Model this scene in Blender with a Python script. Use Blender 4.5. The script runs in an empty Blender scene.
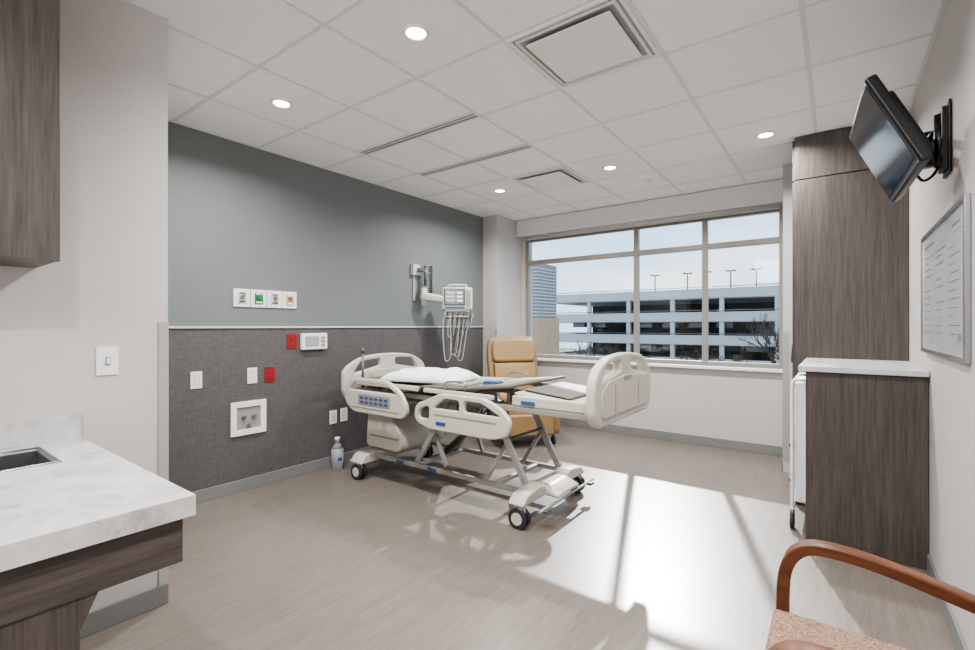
import bpy, bmesh, math, random
from mathutils import Vector, Matrix, noise as mnoise
random.seed(4)
scene=bpy.context.scene
COL=scene.collection

# ---------------------------------------------------------------- materials
def lin(c):
    return tuple(((x/255.0)/12.92 if x/255.0<=0.04045 else ((x/255.0+0.055)/1.055)**2.4) for x in c)+(1,)
def mat(name,rgb,rough=0.5,metal=0.0,noise=0.0,scale=(8,8,8),detail=4,bump=0.0,rgb2=None,emit=0,ramp=(0.35,0.65)):
    m=bpy.data.materials.new(name); m.use_nodes=True
    nt=m.node_tree; b=nt.nodes['Principled BSDF']
    c=lin(rgb); b.inputs['Base Color'].default_value=c
    b.inputs['Roughness'].default_value=rough; b.inputs['Metallic'].default_value=metal
    if rgb2 or noise or bump:
        tc=nt.nodes.new('ShaderNodeTexCoord'); mp=nt.nodes.new('ShaderNodeMapping')
        mp.inputs['Scale'].default_value=scale
        nt.links.new(tc.outputs['Object'],mp.inputs['Vector'])
        n=nt.nodes.new('ShaderNodeTexNoise'); n.inputs['Scale'].default_value=1; n.inputs['Detail'].default_value=detail
        n.inputs['Roughness'].default_value=0.6
        nt.links.new(mp.outputs['Vector'],n.inputs['Vector'])
        if rgb2 or noise:
            r=nt.nodes.new('ShaderNodeValToRGB')
            r.color_ramp.elements[0].position=ramp[0]; r.color_ramp.elements[1].position=ramp[1]
            c2=lin(rgb2) if rgb2 else tuple(min(1,x*(1-noise)) for x in c[:3])+(1,)
            r.color_ramp.elements[0].color=c2; r.color_ramp.elements[1].color=c
            nt.links.new(n.outputs['Fac'],r.inputs['Fac']); nt.links.new(r.outputs['Color'],b.inputs['Base Color'])
        if bump:
            bp=nt.nodes.new('ShaderNodeBump'); bp.inputs['Strength'].default_value=bump; bp.inputs['Distance'].default_value=0.004
            nt.links.new(n.outputs['Fac'],bp.inputs['Height']); nt.links.new(bp.outputs['Normal'],b.inputs['Normal'])
    if emit:
        b.inputs['Emission Color'].default_value=c; b.inputs['Emission Strength'].default_value=emit
    return m

M={}
M['wall']=mat('paint_greige',(194,190,188),0.6,noise=0.03,scale=(3,3,3))
M['blue']=mat('paint_bluegray',(120,125,126),0.55,noise=0.04,scale=(2,2,2))
M['ceil']=mat('ceiling_tile',(246,246,246),0.9,noise=0.04,scale=(160,160,160),bump=0.2)
M['grid']=mat('grid_white',(222,222,222),0.5)
M['base']=mat('baseboard_gray',(128,128,127),0.45,noise=0.05)
M['white']=mat('white_plastic',(236,235,233),0.4,noise=0.02)
M['rail']=mat('rail_cream',(205,203,198),0.4,noise=0.02)
M['guard']=mat('corner_guard',(165,162,159),0.4,noise=0.02)
M['alu']=mat('window_alu',(150,146,140),0.4,metal=0.2,noise=0.04)
M['steel']=mat('steel',(165,166,168),0.28,metal=0.9,noise=0.05)
M['dsteel']=mat('gray_metal',(108,109,112),0.4,metal=0.5,noise=0.06)
M['lsteel']=mat('light_gray_metal',(160,159,156),0.4,metal=0.3,noise=0.05)
M['black']=mat('black_plastic',(18,18,20),0.35,noise=0.1)
M['screen']=mat('screen_glass',(10,11,14),0.1,noise=0.1)
M['bed']=mat('bed_beige',(194,189,179),0.38,noise=0.02)
M['bed2']=mat('bed_taupe',(146,141,132),0.45,noise=0.05)
M['deck']=mat('bed_deck',(98,92,83),0.5,noise=0.1)
M['linen']=mat('linen_white',(244,245,247),0.8,noise=0.03,scale=(14,14,14),bump=0.5)
M['label']=mat('label_blue',(48,86,136),0.4,noise=0.05)
M['pblue']=mat('print_blue',(110,128,150),0.4,noise=0.05)
M['orange']=mat('print_orange',(176,156,136),0.4,noise=0.05)
M['red']=mat('red_plastic',(150,34,36),0.4,noise=0.05)
M['green']=mat('green_plastic',(45,130,80),0.4,noise=0.05)
M['yellow']=mat('yellow_plastic',(215,182,80),0.4,noise=0.05)
M['tan']=mat('tan_vinyl',(156,128,90),0.5,noise=0.08,scale=(6,6,6),bump=0.1)
M['chairwood']=mat('cherry_wood',(112,70,46),0.35,rgb2=(88,53,34),scale=(4,40,40))
M['uphol']=mat('speckle_fabric',(170,142,122),0.9,rgb2=(108,80,66),scale=(150,150,150),bump=0.6)
M['rubber']=mat('rubber_dark',(46,48,52),0.6,noise=0.1)
M['slot']=mat('slot_gray',(138,138,138),0.6,noise=0.1)
M['throat']=mat('throat_gray',(172,172,172),0.6,noise=0.1)
M['lamp']=mat('lamp_lens',(255,250,240),0.5,emit=18)
M['concrete']=mat('concrete',(188,190,194),0.9,noise=0.10,scale=(.6,.6,.6))
M['dark']=mat('garage_shade',(60,64,72),0.9,noise=0.2,scale=(.3,.3,.3))
M['ground']=mat('ground_winter',(150,148,138),0.95,rgb2=(116,112,96),scale=(.2,.2,.2))
M['bark']=mat('bark',(70,62,56),0.9,noise=0.2)
M['siding']=mat('siding_gray',(128,131,136),0.7,noise=0.1)
M['brickt']=mat('tan_brick',(176,152,128),0.9,noise=0.15)
M['board']=mat('board_surface',(182,184,186),0.25,noise=0.02)
M['boardp']=mat('board_print',(162,165,169),0.4,noise=0.02)
M['ink']=mat('ink',(70,72,76),0.6,noise=0.1)
M['print']=mat('print_gray',(112,114,118),0.6,noise=0.1)
M['dialrec']=mat('recess_gray',(150,150,150),0.6,noise=0.05)
M['scr2']=mat('monitor_display',(96,104,110),0.2,noise=0.1)

def wood(name,c1,c2,scale,lo=.38,hi=.62):
    m=bpy.data.materials.new(name); m.use_nodes=True; nt=m.node_tree; b=nt.nodes['Principled BSDF']
    b.inputs['Roughness'].default_value=0.42
    tc=nt.nodes.new('ShaderNodeTexCoord'); cols=[]
    for k,(sc,det) in enumerate(((scale,6),(tuple(s*3.1 for s in scale),3))):
        mp=nt.nodes.new('ShaderNodeMapping'); mp.inputs['Scale'].default_value=sc
        nt.links.new(tc.outputs['Object'],mp.inputs['Vector'])
        n=nt.nodes.new('ShaderNodeTexNoise'); n.inputs['Scale'].default_value=1; n.inputs['Detail'].default_value=det; n.inputs['Roughness'].default_value=0.65
        n.inputs['Distortion'].default_value=0.3
        nt.links.new(mp.outputs['Vector'],n.inputs['Vector']); cols.append(n)
    ad=nt.nodes.new('ShaderNodeMath'); ad.operation='ADD'
    nt.links.new(cols[0].outputs['Fac'],ad.inputs[0]); nt.links.new(cols[1].outputs['Fac'],ad.inputs[1])
    hf=nt.nodes.new('ShaderNodeMath'); hf.operation='MULTIPLY'; hf.inputs[1].default_value=0.5
    nt.links.new(ad.outputs[0],hf.inputs[0])
    r=nt.nodes.new('ShaderNodeValToRGB'); r.color_ramp.elements[0].position=lo; r.color_ramp.elements[1].position=hi
    r.color_ramp.elements[0].color=lin(c1); r.color_ramp.elements[1].color=lin(c2)
    nt.links.new(hf.outputs[0],r.inputs['Fac']); nt.links.new(r.outputs['Color'],b.inputs['Base Color'])
    return m
M['wood']=wood('laminate_taupe_v',(66,60,57),(92,85,80),(34,34,1.6))
M['woodh']=wood('laminate_taupe_h',(66,60,57),(90,83,78),(34,1.6,34))

def floor_mat():
    m=wood('floor_vinyl',(111,103,96),(134,126,118),(38,2.4,1),.34,.66)
    nt=m.node_tree; b=nt.nodes['Principled BSDF']; b.inputs['Roughness'].default_value=0.32
    tc=nt.nodes.new('ShaderNodeTexCoord'); mp=nt.nodes.new('ShaderNodeMapping'); mp.inputs['Rotation'].default_value=(0,0,math.pi/2)
    nt.links.new(tc.outputs['Object'],mp.inputs['Vector'])
    br=nt.nodes.new('ShaderNodeTexBrick'); br.inputs['Scale'].default_value=1
    br.inputs['Brick Width'].default_value=1.22; br.inputs['Row Height'].default_value=.18; br.inputs['Mortar Size'].default_value=.0006
    br.inputs['Color1'].default_value=(.95,.95,.95,1); br.inputs['Color2'].default_value=(1.0,1.0,1.0,1); br.inputs['Mortar'].default_value=(.86,.86,.86,1)
    nt.links.new(mp.outputs['Vector'],br.inputs['Vector'])
    src=b.inputs['Base Color'].links[0].from_socket
    mx=nt.nodes.new('ShaderNodeMix'); mx.data_type='RGBA'; mx.blend_type='MULTIPLY'; mx.inputs[0].default_value=1
    nt.links.new(src,mx.inputs[6]); nt.links.new(br.outputs['Color'],mx.inputs[7]); nt.links.new(mx.outputs[2],b.inputs['Base Color'])
    return m
M['floor']=floor_mat()

def marble():
    m=bpy.data.materials.new('counter_marble'); m.use_nodes=True; nt=m.node_tree; b=nt.nodes['Principled BSDF']
    b.inputs['Roughness'].default_value=0.3
    tc=nt.nodes.new('ShaderNodeTexCoord'); n=nt.nodes.new('ShaderNodeTexNoise'); n.inputs['Scale'].default_value=7; n.inputs['Detail'].default_value=12
    n.inputs['Roughness'].default_value=.72; n.inputs['Distortion'].default_value=.4
    nt.links.new(tc.outputs['Object'],n.inputs['Vector'])
    r=nt.nodes.new('ShaderNodeValToRGB'); e=r.color_ramp.elements
    e[0].position=.36; e[0].color=lin((158,158,160)); e[1].position=.56; e[1].color=lin((202,201,200))
    x=e.new(.45); x.color=lin((188,187,187)); y=e.new(.66); y.color=lin((213,212,211))
    nt.links.new(n.outputs['Fac'],r.inputs['Fac']); nt.links.new(r.outputs['Color'],b.inputs['Base Color']); return m
M['marble']=marble()

def wainscot():
    m=bpy.data.materials.new('wainscot_weave'); m.use_nodes=True; nt=m.node_tree; b=nt.nodes['Principled BSDF']
    b.inputs['Roughness'].default_value=.6
    tc=nt.nodes.new('ShaderNodeTexCoord'); fs=[]
    for sc in ((1,14,420),(1,420,14)):
        mp=nt.nodes.new('ShaderNodeMapping'); mp.inputs['Scale'].default_value=sc
        nt.links.new(tc.outputs['Object'],mp.inputs['Vector'])
        n=nt.nodes.new('ShaderNodeTexNoise'); n.inputs['Scale'].default_value=1; n.inputs['Detail'].default_value=3
        nt.links.new(mp.outputs['Vector'],n.inputs['Vector']); fs.append(n)
    ad=nt.nodes.new('ShaderNodeMath'); ad.operation='ADD'
    nt.links.new(fs[0].outputs['Fac'],ad.inputs[0]); nt.links.new(fs[1].outputs['Fac'],ad.inputs[1])
    hf=nt.nodes.new('ShaderNodeMath'); hf.operation='MULTIPLY'; hf.inputs[1].default_value=.5
    nt.links.new(ad.outputs[0],hf.inputs[0])
    r=nt.nodes.new('ShaderNodeValToRGB'); r.color_ramp.elements[0].position=.4; r.color_ramp.elements[1].position=.6
    r.color_ramp.elements[0].color=lin((79,76,76)); r.color_ramp.elements[1].color=lin((103,100,100))
    nt.links.new(hf.outputs[0],r.inputs['Fac']); nt.links.new(r.outputs['Color'],b.inputs['Base Color']); return m
M['wains']=wainscot()

def glass():
    m=bpy.data.materials.new('window_glass'); m.use_nodes=True; nt=m.node_tree
    nt.nodes.remove(nt.nodes['Principled BSDF']); o=nt.nodes['Material Output']
    t=nt.nodes.new('ShaderNodeBsdfTransparent'); t.inputs[0].default_value=(.94,.96,.97,1)
    g=nt.nodes.new('ShaderNodeBsdfGlossy'); g.inputs['Roughness'].default_value=.02
    mx=nt.nodes.new('ShaderNodeMixShader'); mx.inputs[0].default_value=.03
    nt.links.new(t.outputs[0],mx.inputs[1]); nt.links.new(g.outputs[0],mx.inputs[2]); nt.links.new(mx.outputs[0],o.inputs[0]); return m
M['glass']=glass()
def clearp():
    m=mat('clear_plastic',(225,230,235),.15); m.node_tree.nodes['Principled BSDF'].inputs['Transmission Weight'].default_value=.6
    return m
M['clear']=clearp()

# ---------------------------------------------------------------- builders
class G:
    def __init__(s,name,loc=(0,0,0),rotz=0,world=True):
        e=bpy.data.objects.new(name,None); COL.objects.link(e); e.empty_display_size=.1
        e.location=loc; e.rotation_euler=(0,0,rotz); s.e=e
        s.inv=(Matrix.Translation(loc)@Matrix.Rotation(rotz,4,'Z')).inverted() if world else None
    def add(s,o):
        o.parent=s.e
        if s.inv is not None: o.matrix_parent_inverse=s.inv
def finish(name,me,g,m,smooth=False):
    o=bpy.data.objects.new(name,me); COL.objects.link(o)
    if m is not None: me.materials.append(M[m] if isinstance(m,str) else m)
    if smooth:
        for p in me.polygons: p.use_smooth=True
    if g: g.add(o)
    return o
def bev(o,w,seg=3):
    if w>0:
        md=o.modifiers.new('bev','BEVEL'); md.width=w; md.segments=seg; md.limit_method='ANGLE'; md.angle_limit=math.radians(40)
        for p in o.data.polygons: p.use_smooth=True
        md.harden_normals=True
    return o
def boxes(name,g,lst,m,bevel=0):
    bm=bmesh.new()
    for lo,hi in lst:
        vs=[bm.verts.new((x,y,z)) for x in (lo[0],hi[0]) for y in (lo[1],hi[1]) for z in (lo[2],hi[2])]
        for f in ((0,1,3,2),(4,6,7,5),(0,4,5,1),(2,3,7,6),(0,2,6,4),(1,5,7,3)): bm.faces.new([vs[i] for i in f])
    bmesh.ops.recalc_face_normals(bm,faces=bm.faces)
    me=bpy.data.meshes.new(name); bm.to_mesh(me); bm.free()
    return bev(finish(name,me,g,m),bevel)
def box(name,g,lo,hi,m,bevel=0): return boxes(name,g,[(lo,hi)],m,bevel)
def cyls(name,g,lst,m,seg=20):
    bm=bmesh.new()
    for c in lst:
        p0,p1,r=Vector(c[0]),Vector(c[1]),c[2]; r2=c[3] if len(c)>3 else r
        d=p1-p0; q=d.to_track_quat('Z','Y').to_matrix().to_4x4()
        bmesh.ops.create_cone(bm,cap_ends=True,segments=seg,radius1=r,radius2=r2,depth=d.length,matrix=Matrix.Translation((p0+p1)/2)@q)
    me=bpy.data.meshes.new(name); bm.to_mesh(me); bm.free()
    o=finish(name,me,g,m)
    for p in me.polygons: p.use_smooth=len(p.vertices)==4
    return o
def cyl(name,g,p0,p1,r,m,seg=20): return cyls(name,g,[(p0,p1,r)],m,seg)
def smoothpath(pts,n=6):
    P=[Vector(p) for p in pts]; out=[]
    for i in range(len(P)-1):
        p0=P[max(i-1,0)];p1=P[i];p2=P[i+1];p3=P[min(i+2,len(P)-1)]
        for k in range(n):
            t=k/n; out.append(0.5*((2*p1)+(-p0+p2)*t+(2*p0-5*p1+4*p2-p3)*t*t+(-p0+3*p1-3*p2+p3)*t**3))
    out.append(P[-1]); return out
def tube(name,g,paths,r,m,sm=True,cyc=False):
    cu=bpy.data.curves.new(name,'CURVE'); cu.dimensions='3D'; cu.bevel_depth=r; cu.bevel_resolution=3; cu.use_fill_caps=True
    if not isinstance(paths[0][0],(tuple,list,Vector)): paths=[paths]
    for pts in paths:
        pp=smoothpath(pts) if sm else [Vector(p) for p in pts]
        sp=cu.splines.new('POLY'); sp.points.add(len(pp)-1); sp.use_cyclic_u=cyc
        for i,p in enumerate(pp): sp.points[i].co=(p.x,p.y,p.z,1)
    o=bpy.data.objects.new('t',cu); COL.objects.link(o)
    me=bpy.data.meshes.new_from_object(o); bpy.data.objects.remove(o)
    return finish(name,me,g,m,True)
def rnd(poly,r,n=6):
    out=[]; N=len(poly)
    for i in range(N):
        a=Vector(poly[i-1]);b=Vector(poly[i]);c=Vector(poly[(i+1)%N])
        rr=r[i] if isinstance(r,(list,tuple)) else r
        d1=(a-b);d2=(c-b); k=min(rr,d1.length*.49,d2.length*.49)
        p=b+d1.normalized()*k; q=b+d2.normalized()*k
        for j in range(n+1):
            t=j/n; out.append(tuple(p*(1-t)**2+b*2*t*(1-t)+q*t*t))
    return out
def shape(name,g,loops,plane,lo,hi,m,bevel=0.0):
    cu=bpy.data.curves.new(name,'CURVE'); cu.dimensions='2D'; cu.fill_mode='BOTH'
    cu.extrude=max((hi-lo)/2-bevel,0.0005); cu.bevel_depth=bevel; cu.bevel_resolution=2; cu.offset=-bevel
    for L in loops:
        sp=cu.splines.new('POLY'); sp.points.add(len(L)-1); sp.use_cyclic_u=True
        for i,p in enumerate(L): sp.points[i].co=(p[0],p[1],0,1)
    o=bpy.data.objects.new('t',cu); COL.objects.link(o)
    me=bpy.data.meshes.new_from_object(o); bpy.data.objects.remove(o)
    c=(lo+hi)/2
    for v in me.vertices:
        a,b,z=v.co
        v.co=(a,z+c,b) if plane=='XZ' else ((z+c,a,b) if plane=='YZ' else (a,b,z+c))
    bm=bmesh.new(); bm.from_mesh(me); bmesh.ops.remove_doubles(bm,verts=bm.verts,dist=1e-5); bmesh.ops.recalc_face_normals(bm,faces=bm.faces); bm.to_mesh(me); bm.free()
    return finish(name,me,g,m)
def ribbon(path,w):
    P=smoothpath([(p[0],p[1],0) for p in path],6); L=[];R=[]
    for i,p in enumerate(P):
        d=(P[min(i+1,len(P)-1)]-P[max(i-1,0)]).normalized(); n=Vector((-d.y,d.x,0))*w/2
        L.append(((p+n).x,(p+n).y)); R.append(((p-n).x,(p-n).y))
    return L+R[::-1]
def cushion(name,g,lo,hi,m,puff=.02,cuts=6,wr=0.0):
    bm=bmesh.new(); bmesh.ops.create_cube(bm,size=1)
    bmesh.ops.subdivide_edges(bm,edges=bm.edges,cuts=cuts,use_grid_fill=True)
    c=[(a+b)/2 for a,b in zip(lo,hi)]; s=[b-a for a,b in zip(lo,hi)]
    thin=s.index(min(s))
    for v in bm.verts:
        o=[i for i in range(3) if i!=thin]
        f=(1-(2*v.co[o[0]])**4)*(1-(2*v.co[o[1]])**4)
        k=v.co.copy()
        for i in range(3): v.co[i]=c[i]+k[i]*s[i]
        v.co[thin]+=math.copysign(puff*f-puff*.3*(1-f),k[thin]) if abs(k[thin])>.01 else 0
        if wr and k[thin]>0: v.co[thin]+=wr*mnoise.noise(v.co*9)+wr*.5*mnoise.noise(v.co*23)
    me=bpy.data.meshes.new(name); bm.to_mesh(me); bm.free()
    o=finish(name,me,g,m,True)
    b=o.modifiers.new('b','BEVEL'); b.width=.02; b.segments=3; b.limit_method='ANGLE'; b.angle_limit=math.radians(50)
    return o

H=2.74; XL=-3.76; XR=.39; XN=-2.53; YN=.875; YC=4.945; YF=5.52; YB=-1.6
# ---------------------------------------------------------------- room
box('floor',None,(XL-.2,YB-.1,-.1),(XR+.2,YF+.25,0),'floor')
box('ceiling',None,(XL-.2,YB-.1,H),(XR+.2,YF+.25,H+.1),'ceil')
box('wall_left',None,(XL-.15,YN-.1,1.29),(XL,YF,H),'blue')
box('wall_left_wainscot',None,(XL-.15,YN-.1,0),(XL,YF,1.288),'wains')
box('trim_chair_rail',None,(XL,YN,1.282),(XL+.012,YC,1.298),'rail',.003)
box('wall_left_near',None,(XL,YB,0),(XN,YN,H),'wall')
box('wall_right',None,(XR,YB,0),(XR+.15,YF,H),'wall')
box('wall_back',None,(XN,YB-.1,0),(XR,YB,H),'wall')
box('wall_column_left',None,(XL,YC,0),(-3.533,YF,H),'wall')
box('wall_column_right',None,(-.393,YC,0),(XR,YF,H),'wall')
WX0,WX1,WZ0,WZ1=-3.47,-.43,.87,2.5
boxes('wall_far',None,[((XL,YF,0),(XR,YF+.2,WZ0)),((XL,YF,WZ1),(XR,YF+.2,H)),((XL,YF,WZ0),(WX0,YF+.2,WZ1)),((WX1,YF,WZ0),(XR,YF+.2,WZ1))],'wall')
bh=.095
boxes('baseboard_left',None,[((XL,YN,0),(XL+.012,YC,bh))],'base',.003)
boxes('baseboard_left_near',None,[((XN,.335,0),(XN+.012,YN,bh))],'base',.003)
boxes('baseboard_right',None,[((XR-.012,YB,0),(XR,3.39,bh))],'base',.003)
boxes('baseboard_far',None,[((-3.533,YF-.012,0),(-.393,YF,bh)),((XL,YC-.012,0),(-3.533,YC,bh)),((-3.533,YC,0),(-3.521,YF-.012,bh)),((-.405,YC,0),(-.393,YF-.012,bh))],'base',.003)
box('trim_corner_guard_near',None,(XN,YN-.04,bh),(XN+.006,YN+.002,1.32),'guard',.002)
boxes('trim_corner_guard_column',None,[((-.396,YC-.003,bh),(-.345,YC,1.25)),((-3.57,YC-.003,bh),(-3.53,YC,1.25))],'guard')

gx=[-1.35+.61*k for k in range(-4,3)]; gy=[1.94+.61*k for k in range(-6,7)]
lst=[]
for x in gx:
    if XL<x<XR: lst.append(((x-.011,YB if x>XN else YN,H-.004),(x+.011,YF-.17,H)))
for y in gy:
    if YB<y<YF: lst.append(((XL if y>YN else XN,y-.011,H-.0035),(XR,y+.011,H)))
lst+= [((XL,YN,H-.006),(XL+.02,YC,H)),((XR-.02,YB,H-.006),(XR,YC,H)),((XN,YB,H-.006),(XN+.02,YN,H))]
boxes('trim_ceiling_grid',None,lst,'grid')

def diffuser(name,x,y):
    g=G(name,(x,y,H))
    z=H-.012
    boxes('frame',g,[((x-.295,y-.295,z),(x-.275,y+.295,H-.001)),((x+.275,y-.295,z),(x+.295,y+.295,H-.001)),((x-.275,y-.295,z),(x+.275,y-.275,H-.001)),((x-.275,y+.275,z),(x+.275,y+.295,H-.001))],'white',.003)
    box('throat',g,(x-.275,y-.275,H-.003),(x+.275,y+.275,H-.001),'throat')
    boxes('cone',g,[((x-.262,y-.262,H-.014),(x+.262,y-.248,H-.003)),((x-.262,y+.248,H-.014),(x+.262,y+.262,H-.003)),((x-.262,y-.248,H-.014),(x-.248,y+.248,H-.003)),((x+.248,y-.248,H-.014),(x+.262,y+.248,H-.003))],'grid')
    box('plaque',g,(x-.222,y-.222,H-.026),(x+.222,y+.222,H-.018),'white',.004)
    box('plaque_stem',g,(x-.05,y-.05,H-.018),(x+.05,y+.05,H-.003),'dsteel')
diffuser('ceiling_diffuser',-1.045,2.245)
diffuser('ceiling_diffuser.001',-2.265,4.075)
def slot(name,y):
    g=G(name,(-2.57,y,H))
    x0,x1=-3.18,-1.96
    boxes('frame',g,[((x0,y-.045,H-.010),(x1,y-.03,H-.001)),((x0,y+.03,H-.010),(x1,y+.045,H-.001)),((x0,y-.03,H-.010),(x0+.012,y+.03,H-.001)),((x1-.012,y-.03,H-.010),(x1,y+.03,H-.001)),((x0,y-.006,H-.007),(x1,y+.006,H-.002))],'grid')
    box('slots',g,(x0+.01,y-.03,H-.006),(x1-.01,y+.03,H-.003),'slot')
slot('linear_diffuser',2.51); slot('linear_diffuser.001',3.20)
k=0
for (x,y) in [(-2.875,1.635),(-1.655,1.635),(-.435,1.635),(-2.875,4.075),(-1.655,4.075),(-.435,4.075),(-.435,-.195)]:  # last downlight is out of view, added for interior fill
    g=G('recessed_downlight'+('' if k==0 else '.%03d'%k),(x,y,H)); k+=1
    tube('trim_ring',g,[(x+.056*math.cos(a*math.pi/12),y+.056*math.sin(a*math.pi/12),H-.004) for a in range(24)],.009,'white',False,True)
    cyl('lens',g,(x,y,H-.006),(x,y,H-.001),.050,'lamp',28)
    L=bpy.data.lights.new('downlight_lamp','AREA'); L.shape='DISK'; L.size=.095; L.energy=27; L.color=(1,.98,.96); L.spread=math.radians(155)
    o=bpy.data.objects.new('lamp',L); COL.objects.link(o); o.location=(x,y,H-.012); g.add(o)
g=G('ceiling_sprinkler',(-1.35,4.7,H)); cyls('cap',g,[((-1.5,4.68,H-.008),(-1.5,4.68,H),.035),((-1.5,4.68,H-.03),(-1.5,4.68,H-.008),.01)],'white')

# window
g=G('window_1',(-1.95,YF+.08,WZ0))
y0,y1=YF+.03,YF+.09
fw=.045
muls=[-1.93,-1.17]
fr=[((WX0,y0,WZ0),(WX0+fw,y1,WZ1)),((WX1-fw,y0,WZ0),(WX1,y1,WZ1)),((WX0+fw,y0,WZ0),(WX1-fw,y1,WZ0+fw)),((WX0+fw,y0,WZ1-fw),(WX1-fw,y1,WZ1))]
for x in muls: fr.append(((x-.028,y0,WZ0+fw),(x+.028,y1,WZ1-fw)))
xs=[WX0+fw]+sum([[x-.028,x+.028] for x in muls],[])+[WX1-fw]
for i in range(0,6,2): fr.append(((xs[i],y0,2.14),(xs[i+1],y1,2.2)))
boxes('frame',g,fr,'alu',.004)
box('glass',g,(WX0+.01,y0+.028,WZ0+.01),(WX1-.01,y0+.032,WZ1-.01),'glass')
boxes('trim_window_sill',None,[((WX0-.05,YF-.06,WZ0-.035),(WX1+.03,YF+.03,WZ0-.002))],'white',.006)
g=G('window_roller_shade',(-1.95,YF-.08,2.6))
box('pocket',g,(-3.525,YF-.13,2.52),(-.40,YF-.002,2.735),'grid',.004)
cyl('roll',g,(-3.45,YF-.06,2.505),(-.46,YF-.06,2.505),.022,'wall',16)
box('hem_bar',g,(-3.45,YF-.05,2.465),(-.46,YF-.038,2.49),'wall',.004)

# ---------------------------------------------------------------- cabinets at right
g=G('wardrobe_cabinet',(.06,4.6,0))
box('body',g,(-.26,4.29,0),(XR-.002,YC-.003,H-.008),'wood')
boxes('side_panels',g,[((-.262,4.272,0),(XR-.003,4.289,2.405)),((-.262,4.268,2.41),(XR-.003,4.289,H-.01))],'wood',.002)
boxes('door_fronts',g,[((-.28,4.30,.1),(-.262,4.61,2.4)),((-.28,4.615,.1),(-.262,4.93,2.4)),((-.28,4.30,2.41),(-.262,4.93,2.72))],'wood',.002)
cyls('handles',g,[((-.305,4.59,1.0),(-.305,4.59,1.15),.006),((-.305,4.635,1.0),(-.305,4.635,1.15),.006)],'steel')
g=G('base_cabinet',(.12,3.8,0))
box('end_panel',g,(-.155,3.40,0),(XR-.003,3.44,1.03),'wood',.002)
box('rear_panel',g,(-.155,4.235,0),(XR-.003,4.265,1.03),'wood',.002)
box('wall_panel',g,(XR-.03,3.44,0),(XR-.003,4.235,1.03),'wood')
box('top_rail',g,(-.15,3.44,.98),(-.13,4.235,1.03),'wood')
box('countertop',g,(-.19,3.365,1.03),(XR-.003,4.266,1.062),'marble',.004)
g=G('linen_hamper_cart',(-.08,3.86,0))
for i,(y) in enumerate((3.60,4.12)):
    tube('frame_%d'%(i+1),g,[(-.235,y,.1),(-.235,y,.93),(-.22,y,.955),(.04,y,.955),(.055,y,.93),(.055,y,.1)],.011,'white',False)
tube('side_rails',g,[[(-.235,3.60,.93),(-.235,4.12,.93)],[(.055,3.60,.93),(.055,4.12,.93)],[(-.235,3.60,.13),(-.235,4.12,.13)],[(.055,3.60,.13),(.055,4.12,.13)]],.011,'white',False)
cushion('bag',g,(-.225,3.62,.16),(.045,4.10,.94),'linen',.018)
boxes('bag_folds',g,[((-.247,3.63+.09*i,.3),(-.226,3.66+.09*i,.9)) for i in range(5)],'linen',.01)
boxes('frame_bands',g,[((-.252,3.595,.52),(-.238,4.125,.545)),((-.252,3.595,.3),(-.238,4.125,.32))],'label',.003)
wl=[];fk=[]
for x in (-.235,.055):
    for y in (3.60,4.12):
        wl.append(((x-.012,y,.045),(x+.012,y,.045),.044)); fk.append(((x,y,.07),(x,y,.12),.014))
cyls('casters',g,wl,'rubber'); cyls('caster_stems',g,fk,'dsteel')

# ---------------------------------------------------------------- TV on right wall
g=G('wall_mounted_television',(.2,2.72,2.1))
def tv(o):
    o.data.transform(Matrix.Translation((.158,2.73,2.10))@Matrix.Rotation(math.radians(-25),4,'Y')@Matrix.Rotation(math.radians(4),4,'Z')@Matrix.Scale(.92,4))
    return o
tv(box('bezel',g,(-.012,-.35,-.22),(.035,.35,.22),'black',.012))
tv(box('screen_panel',g,(-.0145,-.32,-.185),(-.0115,.32,.195),'screen'))
tv(box('back_housing',g,(.034,-.25,-.17),(.08,.25,.15),'black',.015))
tv(box('mount_plate',g,(.08,-.10,-.08),(.093,.10,.10),'black',.003))
tv(boxes('bezel_trim',g,[((-.0165,-.33,-.21),(-.0105,.33,-.203))],'dsteel'))
boxes('wall_plate',g,[((XR-.03,2.80,1.98),(XR-.002,2.90,2.25)),((XR-.012,2.78,1.96),(XR-.002,2.92,2.27))],'black',.004)
cyls('arm',g,[((.36,2.85,2.17),(.33,2.95,2.15),.016),((.33,2.95,2.15),(.24,2.73,2.09),.016),((.36,2.85,2.07),(.33,2.95,2.07),.016),((.33,2.95,2.07),(.25,2.73,2.04),.016),((.33,2.95,2.03),(.33,2.95,2.19),.022),((.36,2.85,2.0),(.36,2.85,2.23),.02),((.25,2.73,2.0),(.25,2.73,2.13),.025)],'black')
tube('cable',g,[(.25,2.7,2.0),(.29,2.75,1.93),(.34,2.84,1.97),(.37,2.86,2.05)],.006,'black')

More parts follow.
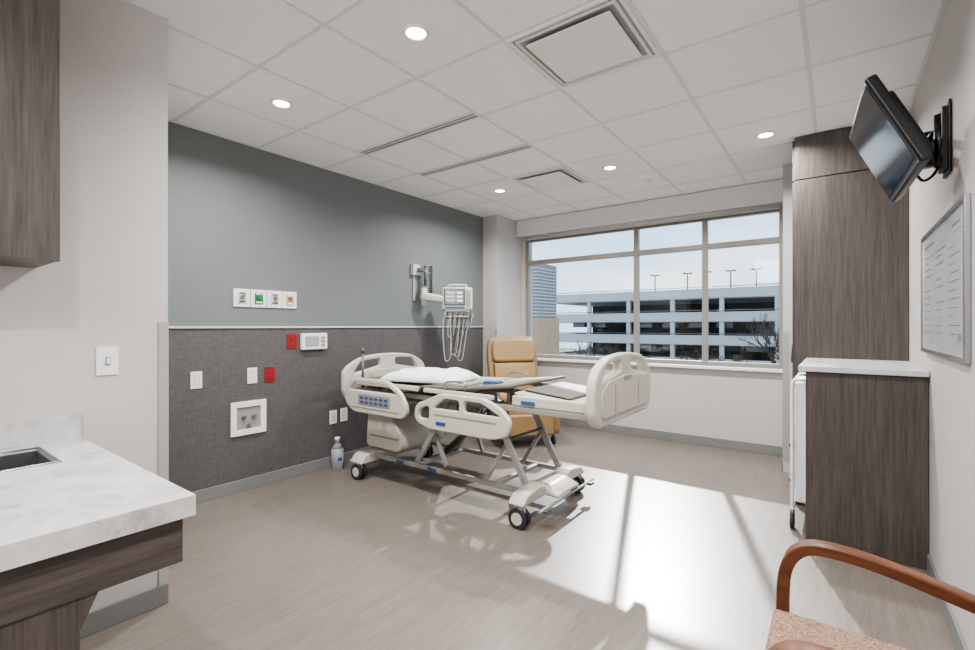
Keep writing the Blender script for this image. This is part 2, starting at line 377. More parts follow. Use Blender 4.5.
# whiteboard
g=G('patient_whiteboard',(XR,2.95,1.47))
x=XR; a0,a1,z0,z1=2.42,3.54,1.16,1.785
boxes('frame',g,[((x-.02,a0,z0),(x-.001,a0+.02,z1)),((x-.02,a1-.02,z0),(x-.001,a1,z1)),((x-.02,a0+.02,z0),(x-.001,a1-.02,z0+.02)),((x-.02,a0+.02,z1-.02),(x-.001,a1-.02,z1))],'steel',.003)
box('surface',g,(x-.012,a0+.02,z0+.02),(x-.002,a1-.02,z1-.02),'board')
pr=[((x-.0128,2.49,1.68),(x-.012,3.47,1.74)),((x-.0128,2.49,1.22),(x-.012,2.78,1.64)),((x-.0128,3.16,1.22),(x-.012,3.47,1.40))]
boxes('printed_fields',g,pr,'boardp')
ink=[]
for r in range(11):
    z=1.625-r*.036
    for c,(a,b) in enumerate(((2.51,2.76),(2.84,3.10),(3.18,3.45))):
        L=random.uniform(.3,.9)*(b-a)
        if random.random()<.85: ink.append(((x-.0135,b-L,z),(x-.0125,b,z+.004)))
ink+= [((x-.0135,3.15,1.703),(x-.0125,3.44,1.717)),((x-.0135,2.54,1.706),(x-.0125,2.7,1.714))]
boxes('printed_layout',g,ink,'print')
boxes('blue_print',g,[((x-.0134,2.85,1.65),(x-.0125,3.1,1.657)),((x-.0134,2.51,1.24),(x-.0125,2.58,1.27))],'pblue')
boxes('orange_print',g,[((x-.0134,3.19,1.30),(x-.0125,3.24,1.34)),((x-.0134,3.19,1.65),(x-.0125,3.4,1.657))],'orange')

# ---------------------------------------------------------------- left vanity
g=G('vanity_counter',(-2,0,0))
CZ=.838; XF=-1.41
sx0,sx1,sy0,sy1=-2.42,-2.12,.0,.41
boxes('countertop',g,[((XN+.002,YB+.002,CZ-.055),(sx0,.555,CZ)),((sx1,YB+.002,CZ-.055),(XF,.555,CZ)),((sx0,sy1,CZ-.055),(sx1,.555,CZ)),((sx0,YB+.002,CZ-.055),(sx1,sy0,CZ))],'marble')
box('backsplash',g,(XN+.002,YB+.002,CZ),(XN+.022,.555,CZ+.098),'marble',.002)
boxes('sink_basin',g,[((sx0,sy0,CZ-.17),(sx1,sy1,CZ-.16)),((sx0,sy0,CZ-.17),(sx0+.008,sy1,CZ-.006)),((sx1-.008,sy0,CZ-.17),(sx1,sy1,CZ-.006)),((sx0,sy0,CZ-.17),(sx1,sy0+.008,CZ-.006)),((sx0,sy1-.008,CZ-.17),(sx1,sy1,CZ-.006))],'steel')
tube('sink_rim',g,[(sx0-.003,sy0-.003,CZ+.001),(sx1+.003,sy0-.003,CZ+.001),(sx1+.003,sy1+.003,CZ+.001),(sx0-.003,sy1+.003,CZ+.001)],.005,'steel',False,True)
boxes('apron',g,[((XF-.04,YB+.01,.66),(XF-.02,.53,CZ-.055)),((XN+.014,.51,.66),(XF-.04,.53,CZ-.055))],'woodh')
box('base_body',g,(XN+.003,YB+.01,0),(XF-.05,.29,CZ-.056),'wood')
shape('support_bracket',g,[[(-.1,.02),(.305,.02),(.315,.58),(.35,.66),(-.1,.66)]],'YZ',XF-.049,XF-.024,'wood',0)
g=G('upper_cabinet',(-2.35,-.3,2.0))
box('carcass',g,(XN+.002,YB+.01,1.54),(-2.2,.425,2.72),'wood')
boxes('doors',g,[((-2.198,YB+.02,1.525),(-2.18,-.55,2.71)),((-2.198,-.545,1.525),(-2.18,-.06,2.71)),((-2.198,-.055,1.525),(-2.18,.425,2.71))],'wood',.002)
cyls('handles',g,[((-2.16,-.02,1.6),(-2.16,-.02,1.74),.006),((-2.16,-.10,1.6),(-2.16,-.10,1.74),.006)],'steel')
box('light_rail',g,(XN+.002,YB+.02,1.527),(-2.199,.42,1.54),'wood')

# wall plates ------------------------------------------------------
def plate(name,yc,zc,w,h,x,m='white',kind='outlet'):
    g=G(name,(x,yc,zc))
    box('plate',g,(x+.0005,yc-w/2,zc-h/2),(x+.007,yc+w/2,zc+h/2),m,.002)
    if kind=='switch':
        box('toggle',g,(x+.007,yc-.005,zc-.012),(x+.018,yc+.005,zc+.014),m,.002)
        box('slot',g,(x+.0065,yc-.009,zc-.019),(x+.0078,yc+.009,zc+.019),'dialrec')
    else:
        for s in (-1,1):
            boxes('outline_%d'%(1 if s<0 else 2),g,[((x+.0068,yc-.02,zc+s*.021-.0165),(x+.0075,yc+.02,zc+s*.021+.0165))],'dialrec' if m=='white' else 'ink')
            box('receptacle_%d'%(1 if s<0 else 2),g,(x+.007,yc-.017,zc+s*.021-.014),(x+.010,yc+.017,zc+s*.021+.014),m,.002)
            boxes('contacts_%d'%(1 if s<0 else 2),g,[((x+.0095,yc-.009,zc+s*.021-.004),(x+.0105,yc-.006,zc+s*.021+.006)),((x+.0095,yc+.006,zc+s*.021-.004),(x+.0105,yc+.009,zc+s*.021+.006))],'ink')
plate('light_switch',.646,1.149,.078,.122,XN,'white','switch')
plate('wall_outlet',1.481,.905,.078,.125,XL)
plate('wall_outlet.001',1.89,.904,.078,.125,XL)
plate('wall_outlet.002',2.643,.455,.078,.125,XL)
plate('wall_outlet.003',2.76,.46,.078,.125,XL)
plate('emergency_outlet',2.035,.90,.085,.125,XL,'red')
plate('emergency_outlet.001',2.23,1.168,.09,.125,XL,'red')
g=G('wall_gas_outlet_panel',(XL,2.0,1.52))
cols=['rail','green','rail','yellow']
for i in range(4):
    ya=1.742+i*.1335
    box('plate_%d'%(i+1),g,(XL+.001,ya,1.45),(XL+.012,ya+.128,1.592),'white',.003)
    box('insert_%d'%(i+1),g,(XL+.012,ya+.03,1.475),(XL+.017,ya+.098,1.567),cols[i],.003)
    cyls('port_%d'%(i+1),g,[((XL+.017,ya+.064,1.53),(XL+.03,ya+.064,1.53),.017)],'steel' if i!=1 else 'green')
    boxes('mark_%d'%(i+1),g,[((XL+.017,ya+.04,1.485),(XL+.019,ya+.088,1.497)),((XL+.017,ya+.04,1.553),(XL+.019,ya+.088,1.562))],'white' if i in (1,3) else 'ink')
g=G('nurse_call_station',(XL,2.43,1.16))
box('housing',g,(XL+.001,2.305,1.09),(XL+.04,2.56,1.236),'white',.012)
box('face',g,(XL+.04,2.335,1.12),(XL+.043,2.47,1.21),'boardp',.002)
boxes('buttons',g,[((XL+.04,2.49,1.12+.032*i),(XL+.045,2.53,1.142+.032*i)) for i in range(3)],'dialrec',.002)
g=G('dialysis_box',(XL,1.86,.57))
boxes('frame',g,[((XL+.001,1.72,.44),(XL+.018,1.765,.705)),((XL+.001,1.955,.44),(XL+.018,2.0,.705)),((XL+.001,1.765,.44),(XL+.018,1.955,.485)),((XL+.001,1.765,.66),(XL+.018,1.955,.705))],'white',.003)
box('recess_back',g,(XL+.001,1.765,.485),(XL+.004,1.955,.66),'dialrec')
cyls('valves',g,[((XL+.004,1.82,.58),(XL+.03,1.82,.58),.014),((XL+.004,1.90,.58),(XL+.03,1.90,.58),.014),((XL+.01,1.86,.51),(XL+.02,1.86,.51),.016)],'steel')

# ---------------------------------------------------------------- vital signs monitor
g=G('vital_signs_monitor',(XL,3.7,1.9))
box('wall_bracket',g,(XL+.001,3.63,1.86),(XL+.045,3.74,1.98),'rail',.006)
boxes('wall_track',g,[((XL+.001,3.655,1.58),(XL+.015,3.69,1.86))],'guard',.003)
cyl('pivot',g,(XL+.08,3.78,1.75),(XL+.08,3.78,1.97),.018,'dsteel')
box('pivot_arm',g,(XL+.03,3.69,1.9),(XL+.09,3.79,1.94),'dsteel',.006)
pts=[]
for i in range(110):
    a=i*.9; pts.append((XL+.12+.022*math.cos(a),3.82+.022*math.sin(a),1.97-.0034*i))
tube('coiled_cord',g,pts,.005,'rubber',False)
o=box('swing_arm',g,(-.04,-.22,-.045),(.04,.22,.045),'bed',.03)
o.data.transform(Matrix.Translation((XL+.2,3.88,1.60))@Matrix.Rotation(math.radians(-35),4,'Z')@Matrix.Rotation(math.radians(-8),4,'X'))
cyl('arm_post',g,(XL+.09,3.75,1.52),(XL+.09,3.75,1.72),.035,'bed')
def mon(o):
    o.data.transform(Matrix.Translation((-3.42,4.02,1.60))@Matrix.Rotation(math.radians(40),4,'Z')@Matrix.Rotation(math.radians(-8),4,'X')); return o
mon(box('monitor_case',g,(-.17,-.05,-.13),(.17,.06,.13),'bed',.02))
mon(box('monitor_bezel',g,(-.145,-.054,-.08),(.09,-.048,.11),'ink',.003))
mon(box('monitor_screen',g,(-.135,-.0565,-.07),(.08,-.053,.10),'scr2',.001))
mon(boxes('monitor_readouts',g,[((-.12,-.0575,.06-.045*i),(-.03,-.056,.07-.045*i)) for i in range(3)]+[((0,-.0575,.05-.045*i),(.06,-.056,.075-.045*i)) for i in range(3)],'white'))
mon(box('monitor_keys',g,(.10,-.055,-.09),(.15,-.049,.09),'bed2',.003))
mon(box('monitor_strip',g,(-.135,-.054,-.115),(.085,-.049,-.092),'label',.002))
mon(tube('carry_handle',g,[(-.1,0,.12),(-.09,0,.16),(.09,0,.16),(.1,0,.12)],.011,'bed'))
mon(boxes('basket',g,[((-.13,-.05,-.21),(.13,-.045,-.20)),((-.13,-.05,-.14),(.13,-.045,-.135)),((-.13,.1,-.21),(.13,.105,-.13)),((-.13,-.05,-.21),(-.125,.1,-.13)),((.125,-.05,-.21),(.13,.1,-.13)),((-.13,-.05,-.21),(.13,.1,-.205))],'rail'))
pa=[]
for i in range(11):
    yy=3.86+.028*i; b=random.uniform(.90,1.25)
    pa.append([(-3.46+.016*i,yy,1.45),(-3.50+.016*i,yy+.01,1.3),(-3.49,yy+.03,b+.03),(-3.45,yy+.05,b),(-3.42,yy+.05,b+.1),(-3.40+.01*i,yy+.02,1.42)])
tube('patient_cables',g,pa[::2],.005,'rail'); tube('patient_cables_dark',g,pa[1::2],.005,'dsteel')

# ---------------------------------------------------------------- hospital bed
YNr,YFr=2.47,3.45; YM=(YNr+YFr)/2
g=G('hospital_bed',(-2.3,YM,0))
boxes('base_rails',g,[((-3.25,2.65,.175),(-1.62,2.68,.21)),((-3.25,3.24,.175),(-1.62,3.27,.21)),((-2.72,2.68,.175),(-2.68,3.24,.205)),((-1.95,2.68,.175),(-1.91,3.24,.205))],'lsteel',.006)
shape('foot_base_cover',g,[rnd([(2.5,.15),(2.56,.21),(2.74,.235),(2.82,.20),(3.1,.20),(3.18,.235),(3.36,.21),(3.42,.15)],.03)],'YZ',-1.71,-1.59,'bed',.012)
shape('foot_base_step',g,[rnd([(-1.80,.155),(-1.76,.205),(-1.60,.205),(-1.5,.16),(-1.5,.145)],.02)],'XZ',2.80,3.12,'bed',.008)
shape('head_base_cover',g,[rnd([(2.5,.14),(2.56,.22),(3.36,.22),(3.42,.14)],.03)],'YZ',-3.33,-3.18,'bed',.012)
shape('head_motor_cover',g,[rnd([(-3.36,.24),(-3.33,.56),(-3.04,.56),(-2.90,.36),(-2.92,.24)],.06)],'XZ',2.70,3.24,'bed',.012)
shape('motor_cover_band',g,[rnd([(-3.3,.34),(-3.29,.355),(-2.94,.355),(-2.93,.34)],.005)],'XZ',2.695,3.245,'bed2',0)
cyls('brake_bar',g,[((-1.5,2.56,.13),(-1.5,3.36,.13),.010),((-3.4,2.56,.13),(-3.4,3.36,.13),.010)],'lsteel')
wh=[];hb=[];fk=[];st=[]
for x in (-3.25,-1.63):
    for y in (2.55,3.37):
        wh.append(((x-.015,y-.032,.066),(x-.015,y-.008,.066),.065)); wh.append(((x-.015,y+.008,.066),(x-.015,y+.032,.066),.065))
        hb.append(((x-.015,y-.036,.066),(x-.015,y+.036,.066),.040))
        fk.append(((x-.04,y-.006,.06),(x+.03,y+.006,.16)))
        st.append(((x,y,.12),(x,y,.19),.026))
cyls('caster_wheels',g,wh,'rubber',28); cyls('caster_hubs',g,hb,'bed',20); boxes('caster_forks',g,fk,'bed',.005); cyls('caster_stems',g,st,'bed')
boxes('brake_pedals',g,[((-1.53,2.60,.11),(-1.47,2.66,.13)),((-1.53,3.26,.11),(-1.47,3.32,.13))],'dsteel',.006)
def strut(name,x0,z0,x1,z1,y,w=.05,m='lsteel'):
    return shape(name,g,[ribbon([(x0,z0),((x0+x1)/2,(z0+z1)/2),(x1,z1)],w)],'XZ',y-.014,y+.014,m,.003)
i=0
for y in (2.72,3.20):
    i+=1
    strut('head_lift_arm_%d'%i,-2.74,.19,-2.40,.71,y,.045)
    strut('foot_lift_arm_%d'%i,-1.69,.20,-1.98,.72,y,.045)
    strut('foot_brace_%d'%i,-2.05,.19,-1.86,.50,y+.03,.028)
    strut('head_brace_%d'%i,-2.45,.20,-2.56,.44,y+.03,.028)
cyls('actuators',g,[((-2.65,2.96,.24),(-2.2,2.96,.62),.026),((-2.2,2.96,.62),(-2.05,2.96,.72),.015),((-2.40,2.72,.70),(-2.40,3.20,.70),.017),((-1.98,2.72,.71),(-1.98,3.20,.71),.017),((-2.74,2.66,.19),(-2.74,3.26,.19),.017),((-1.86,2.73,.5),(-1.86,3.24,.5),.012)],'dsteel')
boxes('blue_brake_marks',g,[((-2.55,2.644,.18),(-2.47,2.650,.203)),((-2.9,2.644,.18),(-2.83,2.650,.203))],'label')
boxes('upper_frame',g,[((-3.34,2.60,.73),(-1.16,2.63,.77)),((-3.34,3.29,.73),(-1.16,3.32,.77)),((-3.34,2.63,.73),(-3.29,3.29,.77)),((-1.22,2.63,.73),(-1.18,3.29,.77)),((-2.4,2.63,.72),(-2.36,3.29,.76)),((-1.9,2.63,.72),(-1.86,3.29,.76))],'bed2',.006)
boxes('under_tray',g,[((-3.15,2.78,.66),(-2.6,3.14,.71))],'bed2',.02)
def deck(name,x0,x1,z0,z1,ya=2.56,yb=3.38,m='deck',t=.02):
    bm=bmesh.new(); vs=[]
    for (x,z) in ((x0,z0),(x1,z1)):
        for y in (ya,yb):
            for dz in (0,t): vs.append(bm.verts.new((x,y,z+dz)))
    for f in ((0,1,3,2),(4,6,7,5),(0,4,5,1),(2,3,7,6),(0,2,6,4),(1,5,7,3)): bm.faces.new([vs[i] for i in f])
    bmesh.ops.recalc_face_normals(bm,faces=bm.faces)
    me=bpy.data.meshes.new(name); bm.to_mesh(me); bm.free(); return bev(finish(name,me,g,m),.008)
deck('head_deck',-3.3,-2.56,.83,.81)
deck('seat_deck',-2.55,-2.15,.825,.84)
deck('thigh_deck',-2.14,-1.74,.84,.885)
deck('foot_deck',-1.73,-1.20,.84,.79,2.62,3.32,'bed')
deck('foot_deck_pad',-1.70,-1.36,.858,.826,2.70,3.24,'deck',.016)
deck('thigh_deck_pad',-2.10,-1.80,.866,.898,2.64,3.30,'bed2',.004)
deck('seat_deck_pad',-2.50,-2.20,.848,.860,2.64,3.30,'bed2',.004)
boxes('deck_edge_rails',g,[((-3.3,2.54,.80),(-2.56,2.57,.84)),((-3.3,3.37,.80),(-2.56,3.40,.84)),((-2.5,2.54,.80),(-1.85,2.57,.835)),((-2.5,3.37,.80),(-1.85,3.40,.835))],'bed',.010)
boxes('deck_supports',g,[((x-.02,y-.015,.76),(x+.02,y+.015,.83)) for x in (-3.1,-2.7,-2.35,-1.9) for y in (2.62,3.305)],'dsteel')
boxes('deck_labels',g,[((-1.66,2.592,.785),(-1.56,2.599,.81)),((-2.05,2.70,.873),(-1.93,2.78,.902))],'label')
boxes('foot_deck_sides',g,[((-1.74,2.60,.77),(-1.18,2.635,.84)),((-1.74,3.305,.77),(-1.18,3.34,.84))],'bed',.012)
tube('deck_handles',g,[[(-2.3,2.56,.84),(-2.28,2.56,.89),(-2.12,2.56,.90),(-2.1,2.56,.85)],[(-2.3,3.38,.84),(-2.28,3.38,.89),(-2.12,3.38,.90),(-2.1,3.38,.85)]],.007,'steel')
bm=bmesh.new(); n=28
grid=[]
for iu in range(n+1):
    row=[]
    for iv in range(n+1):
        a=-1+2*iu/n; b=-1+2*iv/n
        h=max(0,(1-a**4))**.5*max(0,(1-b**4))**.5
        x=a*.35*(1-.07*abs(b)**4*(1-a*a)); y=b*.24*(1-.07*abs(a)**4*(1-b*b))
        row.append((x,y,h))
    grid.append(row)
for s in (1,-1):
    vg=[[bm.verts.new((x,y,(.08*h*(1+.3*mnoise.noise(Vector((x*6,y*6,2))))+.02*mnoise.noise(Vector((x*13,y*13,0)))*h) if s>0 else -.02*h)) for (x,y,h) in r] for r in grid]
    for i in range(n):
        for j in range(n):
            q=[vg[i][j],vg[i+1][j],vg[i+1][j+1],vg[i][j+1]]
            bm.faces.new(q if s>0 else q[::-1])
bmesh.ops.remove_doubles(bm,verts=bm.verts,dist=1e-5)
me=bpy.data.meshes.new('pillow'); bm.to_mesh(me); bm.free()
me.transform(Matrix.Translation((-2.70,2.84,.865))@Matrix.Rotation(math.radians(14),4,'Z'))
finish('pillow',me,g,'linen',True)
def endboard(name,x0,x1,z0,z1):
    m=YM
    out=rnd([(2.52,z0),(2.47,z0+.07),(2.47,z0+.25),(2.52,z1-.08),(2.66,z1-.01),(m,z1+.015),(3.26,z1-.01),(3.40,z1-.08),(3.45,z0+.25),(3.45,z0+.07),(3.40,z0)],[.05,.05,.08,.10,.1,.3,.1,.10,.08,.05,.05])
    h1=rnd([(2.575,z1-.15),(2.65,z1-.05),(2.87,z1-.035),(2.87,z1-.10)],.025)
    h2=rnd([(3.345,z1-.15),(3.27,z1-.05),(3.05,z1-.035),(3.05,z1-.10)],.025)
    shape(name,g,[out,h1[::-1],h2[::-1]],'YZ',x0,x1,'bed',.014)
    ins=rnd([(2.56,z0+.05),(2.55,z0+.2),(2.66,z1-.15),(2.9,z1-.13),(3.02,z1-.13),(3.26,z1-.15),(3.37,z0+.2),(3.36,z0+.05)],.04)
    shape(name+'_panel',g,[ins],'YZ',x1-.002,x1+.008,'bed',.004)
    boxes(name+'_ribs',g,[((x1+.006,2.75,z0+.07),(x1+.011,2.758,z1-.17)),((x1+.006,3.16,z0+.07),(x1+.011,3.168,z1-.17))],'bed2',.002)
endboard('footboard',-1.15,-1.09,.71,1.12)
endboard('headboard',-3.41,-3.36,.66,1.04)
cyls('board_posts',g,[((-1.25,2.7,.75),(-1.12,2.7,.75),.018),((-1.25,3.22,.75),(-1.12,3.22,.75),.018),((-3.4,2.7,.74),(-3.3,2.7,.74),.018),((-3.4,3.22,.74),(-3.3,3.22,.74),.018)],'dsteel')
box('footboard_label',g,(-1.083,2.9,.96),(-1.078,3.02,.985),'bed2')
def rail_head(name,y0,y1,dz=0):
    out=rnd([(-3.33,.68+dz),(-3.31,.81+dz),(-3.22,.875+dz),(-2.80,.875+dz),(-2.64,.79+dz),(-2.57,.67+dz),(-2.62,.595+dz),(-3.22,.595+dz)],.06)
    h=rnd([(-3.275,.775+dz),(-3.20,.84+dz),(-2.81,.84+dz),(-2.68,.775+dz)],.025)
    shape(name,g,[out,h[::-1]],'XZ',y0,y1,'bed',.009)
def rail_foot(name,y0,y1,dz=0):
    out=rnd([(-2.50,.61+dz),(-2.49,.73+dz),(-2.37,.77+dz),(-2.25,.825+dz),(-1.86,.825+dz),(-1.72,.77+dz),(-1.64,.69+dz),(-1.68,.59+dz),(-1.80,.56+dz),(-2.36,.56+dz)],.05)
    h=rnd([(-2.31,.715+dz),(-2.21,.79+dz),(-2.07,.79+dz),(-2.07,.715+dz)],.025)
    h3=rnd([(-2.03,.715+dz),(-2.03,.79+dz),(-1.88,.79+dz),(-1.72,.715+dz)],.025)
    h2=rnd([(-2.46,.63+dz),(-2.45,.70+dz),(-2.35,.73+dz),(-2.35,.63+dz)],.03)
    shape(name,g,[out,h[::-1],h2[::-1],h3[::-1]],'XZ',y0,y1,'bed',.009)
rail_head('siderail_head_1',YNr-.022,YNr+.016); rail_head('siderail_head_2',YFr-.016,YFr+.022,0)
rail_foot('siderail_foot_1',YNr-.022,YNr+.016); rail_foot('siderail_foot_2',YFr-.016,YFr+.022)
boxes('siderail_controls',g,[((-3.14,YNr-.027,.665),(-2.76,YNr-.021,.75))],'lsteel',.003)
boxes('siderail_buttons',g,[((-3.11+.058*i,YNr-.031,.68+.034*j),(-3.075+.058*i,YNr-.026,.695+.034*j)) for i in range(6) for j in range(2)],'label')
boxes('siderail_label',g,[((-2.28,YNr-.025,.60),(-2.19,YNr-.021,.625))],'label')
boxes('siderail_groove',g,[((-2.3,YNr-.025,.67),(-1.76,YNr-.021,.678)),((-3.25,YNr-.025,.635),(-2.66,YNr-.021,.642))],'bed2')
al=[]
for x in (-3.1,-2.8,-2.2,-1.9):
    al.append(((x-.025,YNr+.01,.59),(x+.025,YNr+.14,.62))); al.append(((x-.02,2.595,.61),(x+.02,2.625,.73)))
    al.append(((x-.025,YFr-.14,.61),(x+.025,YFr-.01,.64))); al.append(((x-.02,3.295,.63),(x+.02,3.325,.73)))
boxes('siderail_links',g,al,'dsteel',.006)
cyls('iv_pole_stub',g,[((-3.30,2.62,.76),(-3.30,2.62,1.07),.010),((-3.30,2.62,1.07),(-3.30,2.62,1.11),.016)],'dsteel')

x,y=-3.66,2.62
g=G('plastic_jug',(x,y,0))
cyls('body',g,[((x,y,.001),(x,y,.19),.055),((x,y,.19),(x,y,.235),.055,.02)],'clear',24)
cyls('neck',g,[((x,y,.235),(x,y,.262),.02)],'clear'); cyls('cap',g,[((x,y,.262),(x,y,.285),.024)],'white')
boxes('label',g,[((x+.02,y-.03,.08),(x+.056,y+.01,.11))],'label',.004)

# ---------------------------------------------------------------- recliner
g=G('recliner_chair',(-2.93,4.56,0),math.radians(50),world=False)
box('base',g,(-.30,-.32,.10),(.30,.28,.30),'tan',.03)
cushion('seat_cushion',g,(-.25,-.40,.33),(.25,.26,.45),'tan',.025)
box('footrest',g,(-.26,-.42,.12),(.26,-.35,.36),'tan',.03)
for s in (-1,1):
    a,b=(s*.26,s*.345) if s>0 else (s*.345,s*.26)
    shape('arm_%d'%(1 if s<0 else 2),g,[rnd([(-.38,.12),(-.40,.56),(-.34,.62),(.24,.64),(.30,.5),(.28,.12)],.07)],'YZ',a,b,'tan',.025)
TB=Matrix.Translation((0,.33,.79))@Matrix.Rotation(math.radians(-12),4,'X')
o=shape('back_shell',g,[rnd([(-.29,-.38),(-.315,.2),(-.29,.37),(0,.385),(.29,.37),(.315,.2),(.29,-.38)],.08,10)],'XZ',-.07,.03,'tan',.03); o.data.transform(TB)
o=shape('back_cushion_upper',g,[rnd([(-.26,.06),(-.27,.2),(-.25,.33),(0,.345),(.25,.33),(.27,.2),(.26,.06)],.06,10)],'XZ',-.13,-.06,'tan',.03); o.data.transform(TB)
o=cushion('back_cushion_lower',g,(-.25,-.13,-.33),(.25,-.06,.045),'tan',.02); o.data.transform(TB)
cyls('casters',g,[((x-.014,y,.045),(x+.014,y,.045),.044) for x in (-.28,.28) for y in (-.32,.26)],'rubber')
cyls('caster_stems',g,[((x,y,.06),(x,y,.13),.014) for x in (-.28,.28) for y in (-.32,.26)],'dsteel')

# ---------------------------------------------------------------- armchair bottom right
g=G('guest_armchair',(.1,1.38,0))
for i,y in enumerate((1.085,1.63)):
    path=[(-.12,.0),(-.128,.25),(-.13,.46),(-.122,.59),(-.085,.655),(-.02,.672),(.1,.66),(.25,.625),(.34,.60)]
    shape('arm_frame_%d'%(i+1),g,[ribbon(path,.032)],'XZ',y-.024,y+.024,'chairwood',.006)
    shape('rear_leg_%d'%(i+1),g,[ribbon([(.355,.0),(.33,.3),(.335,.6),(.365,.92)],.036)],'XZ',y-.02,y+.02,'chairwood',.005)
boxes('seat_rails',g,[((-.11,1.11,.33),(-.08,1.61,.39)),((.29,1.11,.33),(.32,1.61,.39)),((-.1,1.12,.33),(.3,1.15,.39)),((-.1,1.57,.33),(.3,1.60,.39))],'chairwood',.005)
cushion('seat_cushion',g,(-.15,1.12,.385),(.31,1.60,.475),'uphol',.022)
o=cushion('back_cushion',g,(-.03,-.24,-.20),(.03,.24,.20),'uphol',.015); o.data.transform(Matrix.Translation((.325,1.36,.72))@Matrix.Rotation(math.radians(5),4,'Y'))

# ---------------------------------------------------------------- exterior
box('exterior_ground',None,(-120,YF+3,-6.2),(90,140,-6),'ground')
g=G('parking_garage',(-10,65,-6))
sl=[];cl=[]
for z in (6.1,3.1,.1,-2.9):
    sl.append(((-36,65,z-1.2),(18,65.3,z))); sl.append(((-36,65.3,z-1.3),(18,86,z-1.05)))
    sl.append(((-36,65.3,z-1.2),(-35.7,86,z)))
for i in range(10): cl.append(((-36+i*6,65.1,-6),(-35.5+i*6,65.7,5.2)))
boxes('slabs',g,sl,'concrete'); boxes('columns',g,cl,'concrete')
box('interior_shade',g,(-34,76,-6),(17,77,4.7),'dark')  # dark backing sheet, the shade inside the decks put into its colour
cars=[]
for lv in (-1.15,1.85,-4.15):
    for i in range(14):
        if random.random()<.7:
            x=-33+i*3.4; cars.append(((x,66.5,lv-.95+.2),(x+1.9,70,lv+.1))); cars.append(((x+.2,67.5,lv+.1),(x+1.7,69.5,lv+.55)))
boxes('parked_cars',g,cars,'dsteel')
cyls('parapet_rails',g,[((-36,64.9,z-.05),(18,64.9,z-.05),.05) for z in (6.35,3.35,.35)],'dsteel')
pl=[];ph=[]
for x in (-21.5,-17,-14.5,-11.5,-8.5,-3.5):
    pl.append(((x,70,4.9),(x,70,8.7),.08)); ph+= [((x-.6,69.8,8.65),(x-.15,70.2,8.8)),((x+.15,69.8,8.65),(x+.6,70.2,8.8)),((x-.2,69.95,8.7),(x+.2,70.05,8.75))]
cyls('roof_light_poles',g,pl,'rubber',8); boxes('roof_light_heads',g,ph,'rubber')
g=G('neighbor_building',(-20,30,-6))
box('siding_wall',g,(-34,30,1.9),(-17.8,33,6.0),'siding'); box('brick_base',g,(-34,29.9,-6),(-17.6,33.1,1.9),'brickt')
boxes('siding_battens_side',g,[((-17.8,30,2.05+.25*i),(-17.75,33,2.13+.25*i)) for i in range(15)],'concrete')
boxes('siding_battens',g,[((-34,29.95,2.05+.25*i),(-17.75,30,2.13+.25*i)) for i in range(15)],'concrete')
def tree_mesh():
    cu=bpy.data.curves.new('tree','CURVE'); cu.dimensions='3D'; cu.bevel_depth=1; cu.bevel_resolution=0
    def br(p,d,l,r,dep):
        q=p+d*l; sp=cu.splines.new('POLY'); sp.points.add(1); sp.points[0].co=(*p,1); sp.points[1].co=(*q,1); sp.points[0].radius=r; sp.points[1].radius=r*.6
        if dep==0: return
        for k in range(3 if dep>1 else 4):
            nd=(d+Vector((random.uniform(-.7,.7),random.uniform(-.7,.7),random.uniform(-.1,.5)))).normalized()
            br(p+d*l*random.uniform(.55,1),nd,l*random.uniform(.6,.8),r*.6,dep-1)
    br(Vector((0,0,0)),Vector((0,0,1)),2.6,.13,5)
    o=bpy.data.objects.new('t',cu); COL.objects.link(o); me=bpy.data.meshes.new_from_object(o); bpy.data.objects.remove(o)
    me.materials.append(M['bark']); return me
tm=tree_mesh()
for n,(x,y,s) in enumerate(((-4.6,50,1.6),(-3.0,46,1.4),(-11,48,.95),(-16,44,.95),(-18.5,46,1.0),(-8,46,.95),(-22,48,1.05),(-13.5,42,.9),(-10,40,.85))):
    o=bpy.data.objects.new('bare_tree'+('' if n==0 else '.%03d'%n),tm); COL.objects.link(o); o.location=(x,y,-6); o.scale=(s,s,s); o.rotation_euler=(0,0,n*1.3)

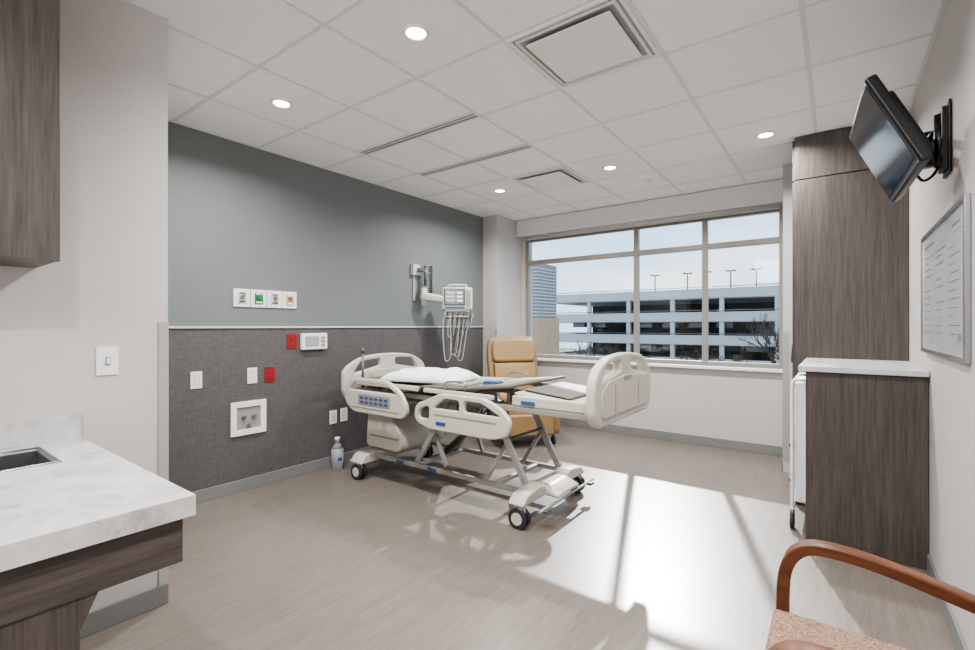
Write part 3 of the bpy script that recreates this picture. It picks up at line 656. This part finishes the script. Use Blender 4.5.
# ---------------------------------------------------------------- light
w=bpy.data.worlds.new('sky'); scene.world=w; w.use_nodes=True; nt=w.node_tree; bg=nt.nodes['Background']
tc=nt.nodes.new('ShaderNodeTexCoord'); mp=nt.nodes.new('ShaderNodeMapping'); mp.inputs['Scale'].default_value=(1.2,1.2,7)
n=nt.nodes.new('ShaderNodeTexNoise'); n.inputs['Scale'].default_value=1.6; n.inputs['Detail'].default_value=5
r=nt.nodes.new('ShaderNodeValToRGB'); r.color_ramp.elements[0].position=.4; r.color_ramp.elements[1].position=.68
r.color_ramp.elements[0].color=(.56,.76,1,1); r.color_ramp.elements[1].color=(.92,.96,1,1)
nt.links.new(tc.outputs['Generated'],mp.inputs['Vector']); nt.links.new(mp.outputs['Vector'],n.inputs['Vector'])
nt.links.new(n.outputs['Fac'],r.inputs['Fac']); nt.links.new(r.outputs['Color'],bg.inputs['Color']); bg.inputs['Strength'].default_value=1.9
S=bpy.data.lights.new('sun','SUN'); S.energy=6.0; S.angle=math.radians(1.0); S.color=(1,.98,.95)
so=bpy.data.objects.new('sun',S); COL.objects.link(so)
el=math.radians(30); d=Vector((.3,-.954,-math.tan(el))).normalized()
so.rotation_euler=d.to_track_quat('-Z','Y').to_euler(); so.location=(-5,20,12)
def area(name,loc,rot,sx,sy,e,col=(1,.99,.98)):
    L=bpy.data.lights.new(name,'AREA'); L.shape='RECTANGLE'; L.size=sx; L.size_y=sy; L.energy=e; L.color=col
    o=bpy.data.objects.new(name,L); COL.objects.link(o); o.location=loc; o.rotation_euler=rot; return o
area('fill_lamp',(-.7,-.9,2.6),(math.radians(48),0,0),1.6,.8,44)  # unseen fill lamp, added behind the camera to brighten the room
P=area('window_portal',(-1.95,YF+.25,1.68),(math.radians(-90),0,0),3.2,1.75,1); P.data.cycles.is_portal=True

# ---------------------------------------------------------------- camera
f=470.0; th=math.atan(350.3/470.0)
cam=bpy.data.cameras.new('camera'); cam.sensor_width=36; cam.lens=f/975*36; cam.clip_start=.02; cam.clip_end=500
cam.shift_y=1.0/975
co=bpy.data.objects.new('camera',cam); COL.objects.link(co); co.location=(0,0,1.3); co.rotation_euler=(math.radians(90),0,th)
scene.camera=co
scene.view_settings.view_transform='AgX'
scene.view_settings.look='AgX - Medium High Contrast'
scene.view_settings.exposure=0.22
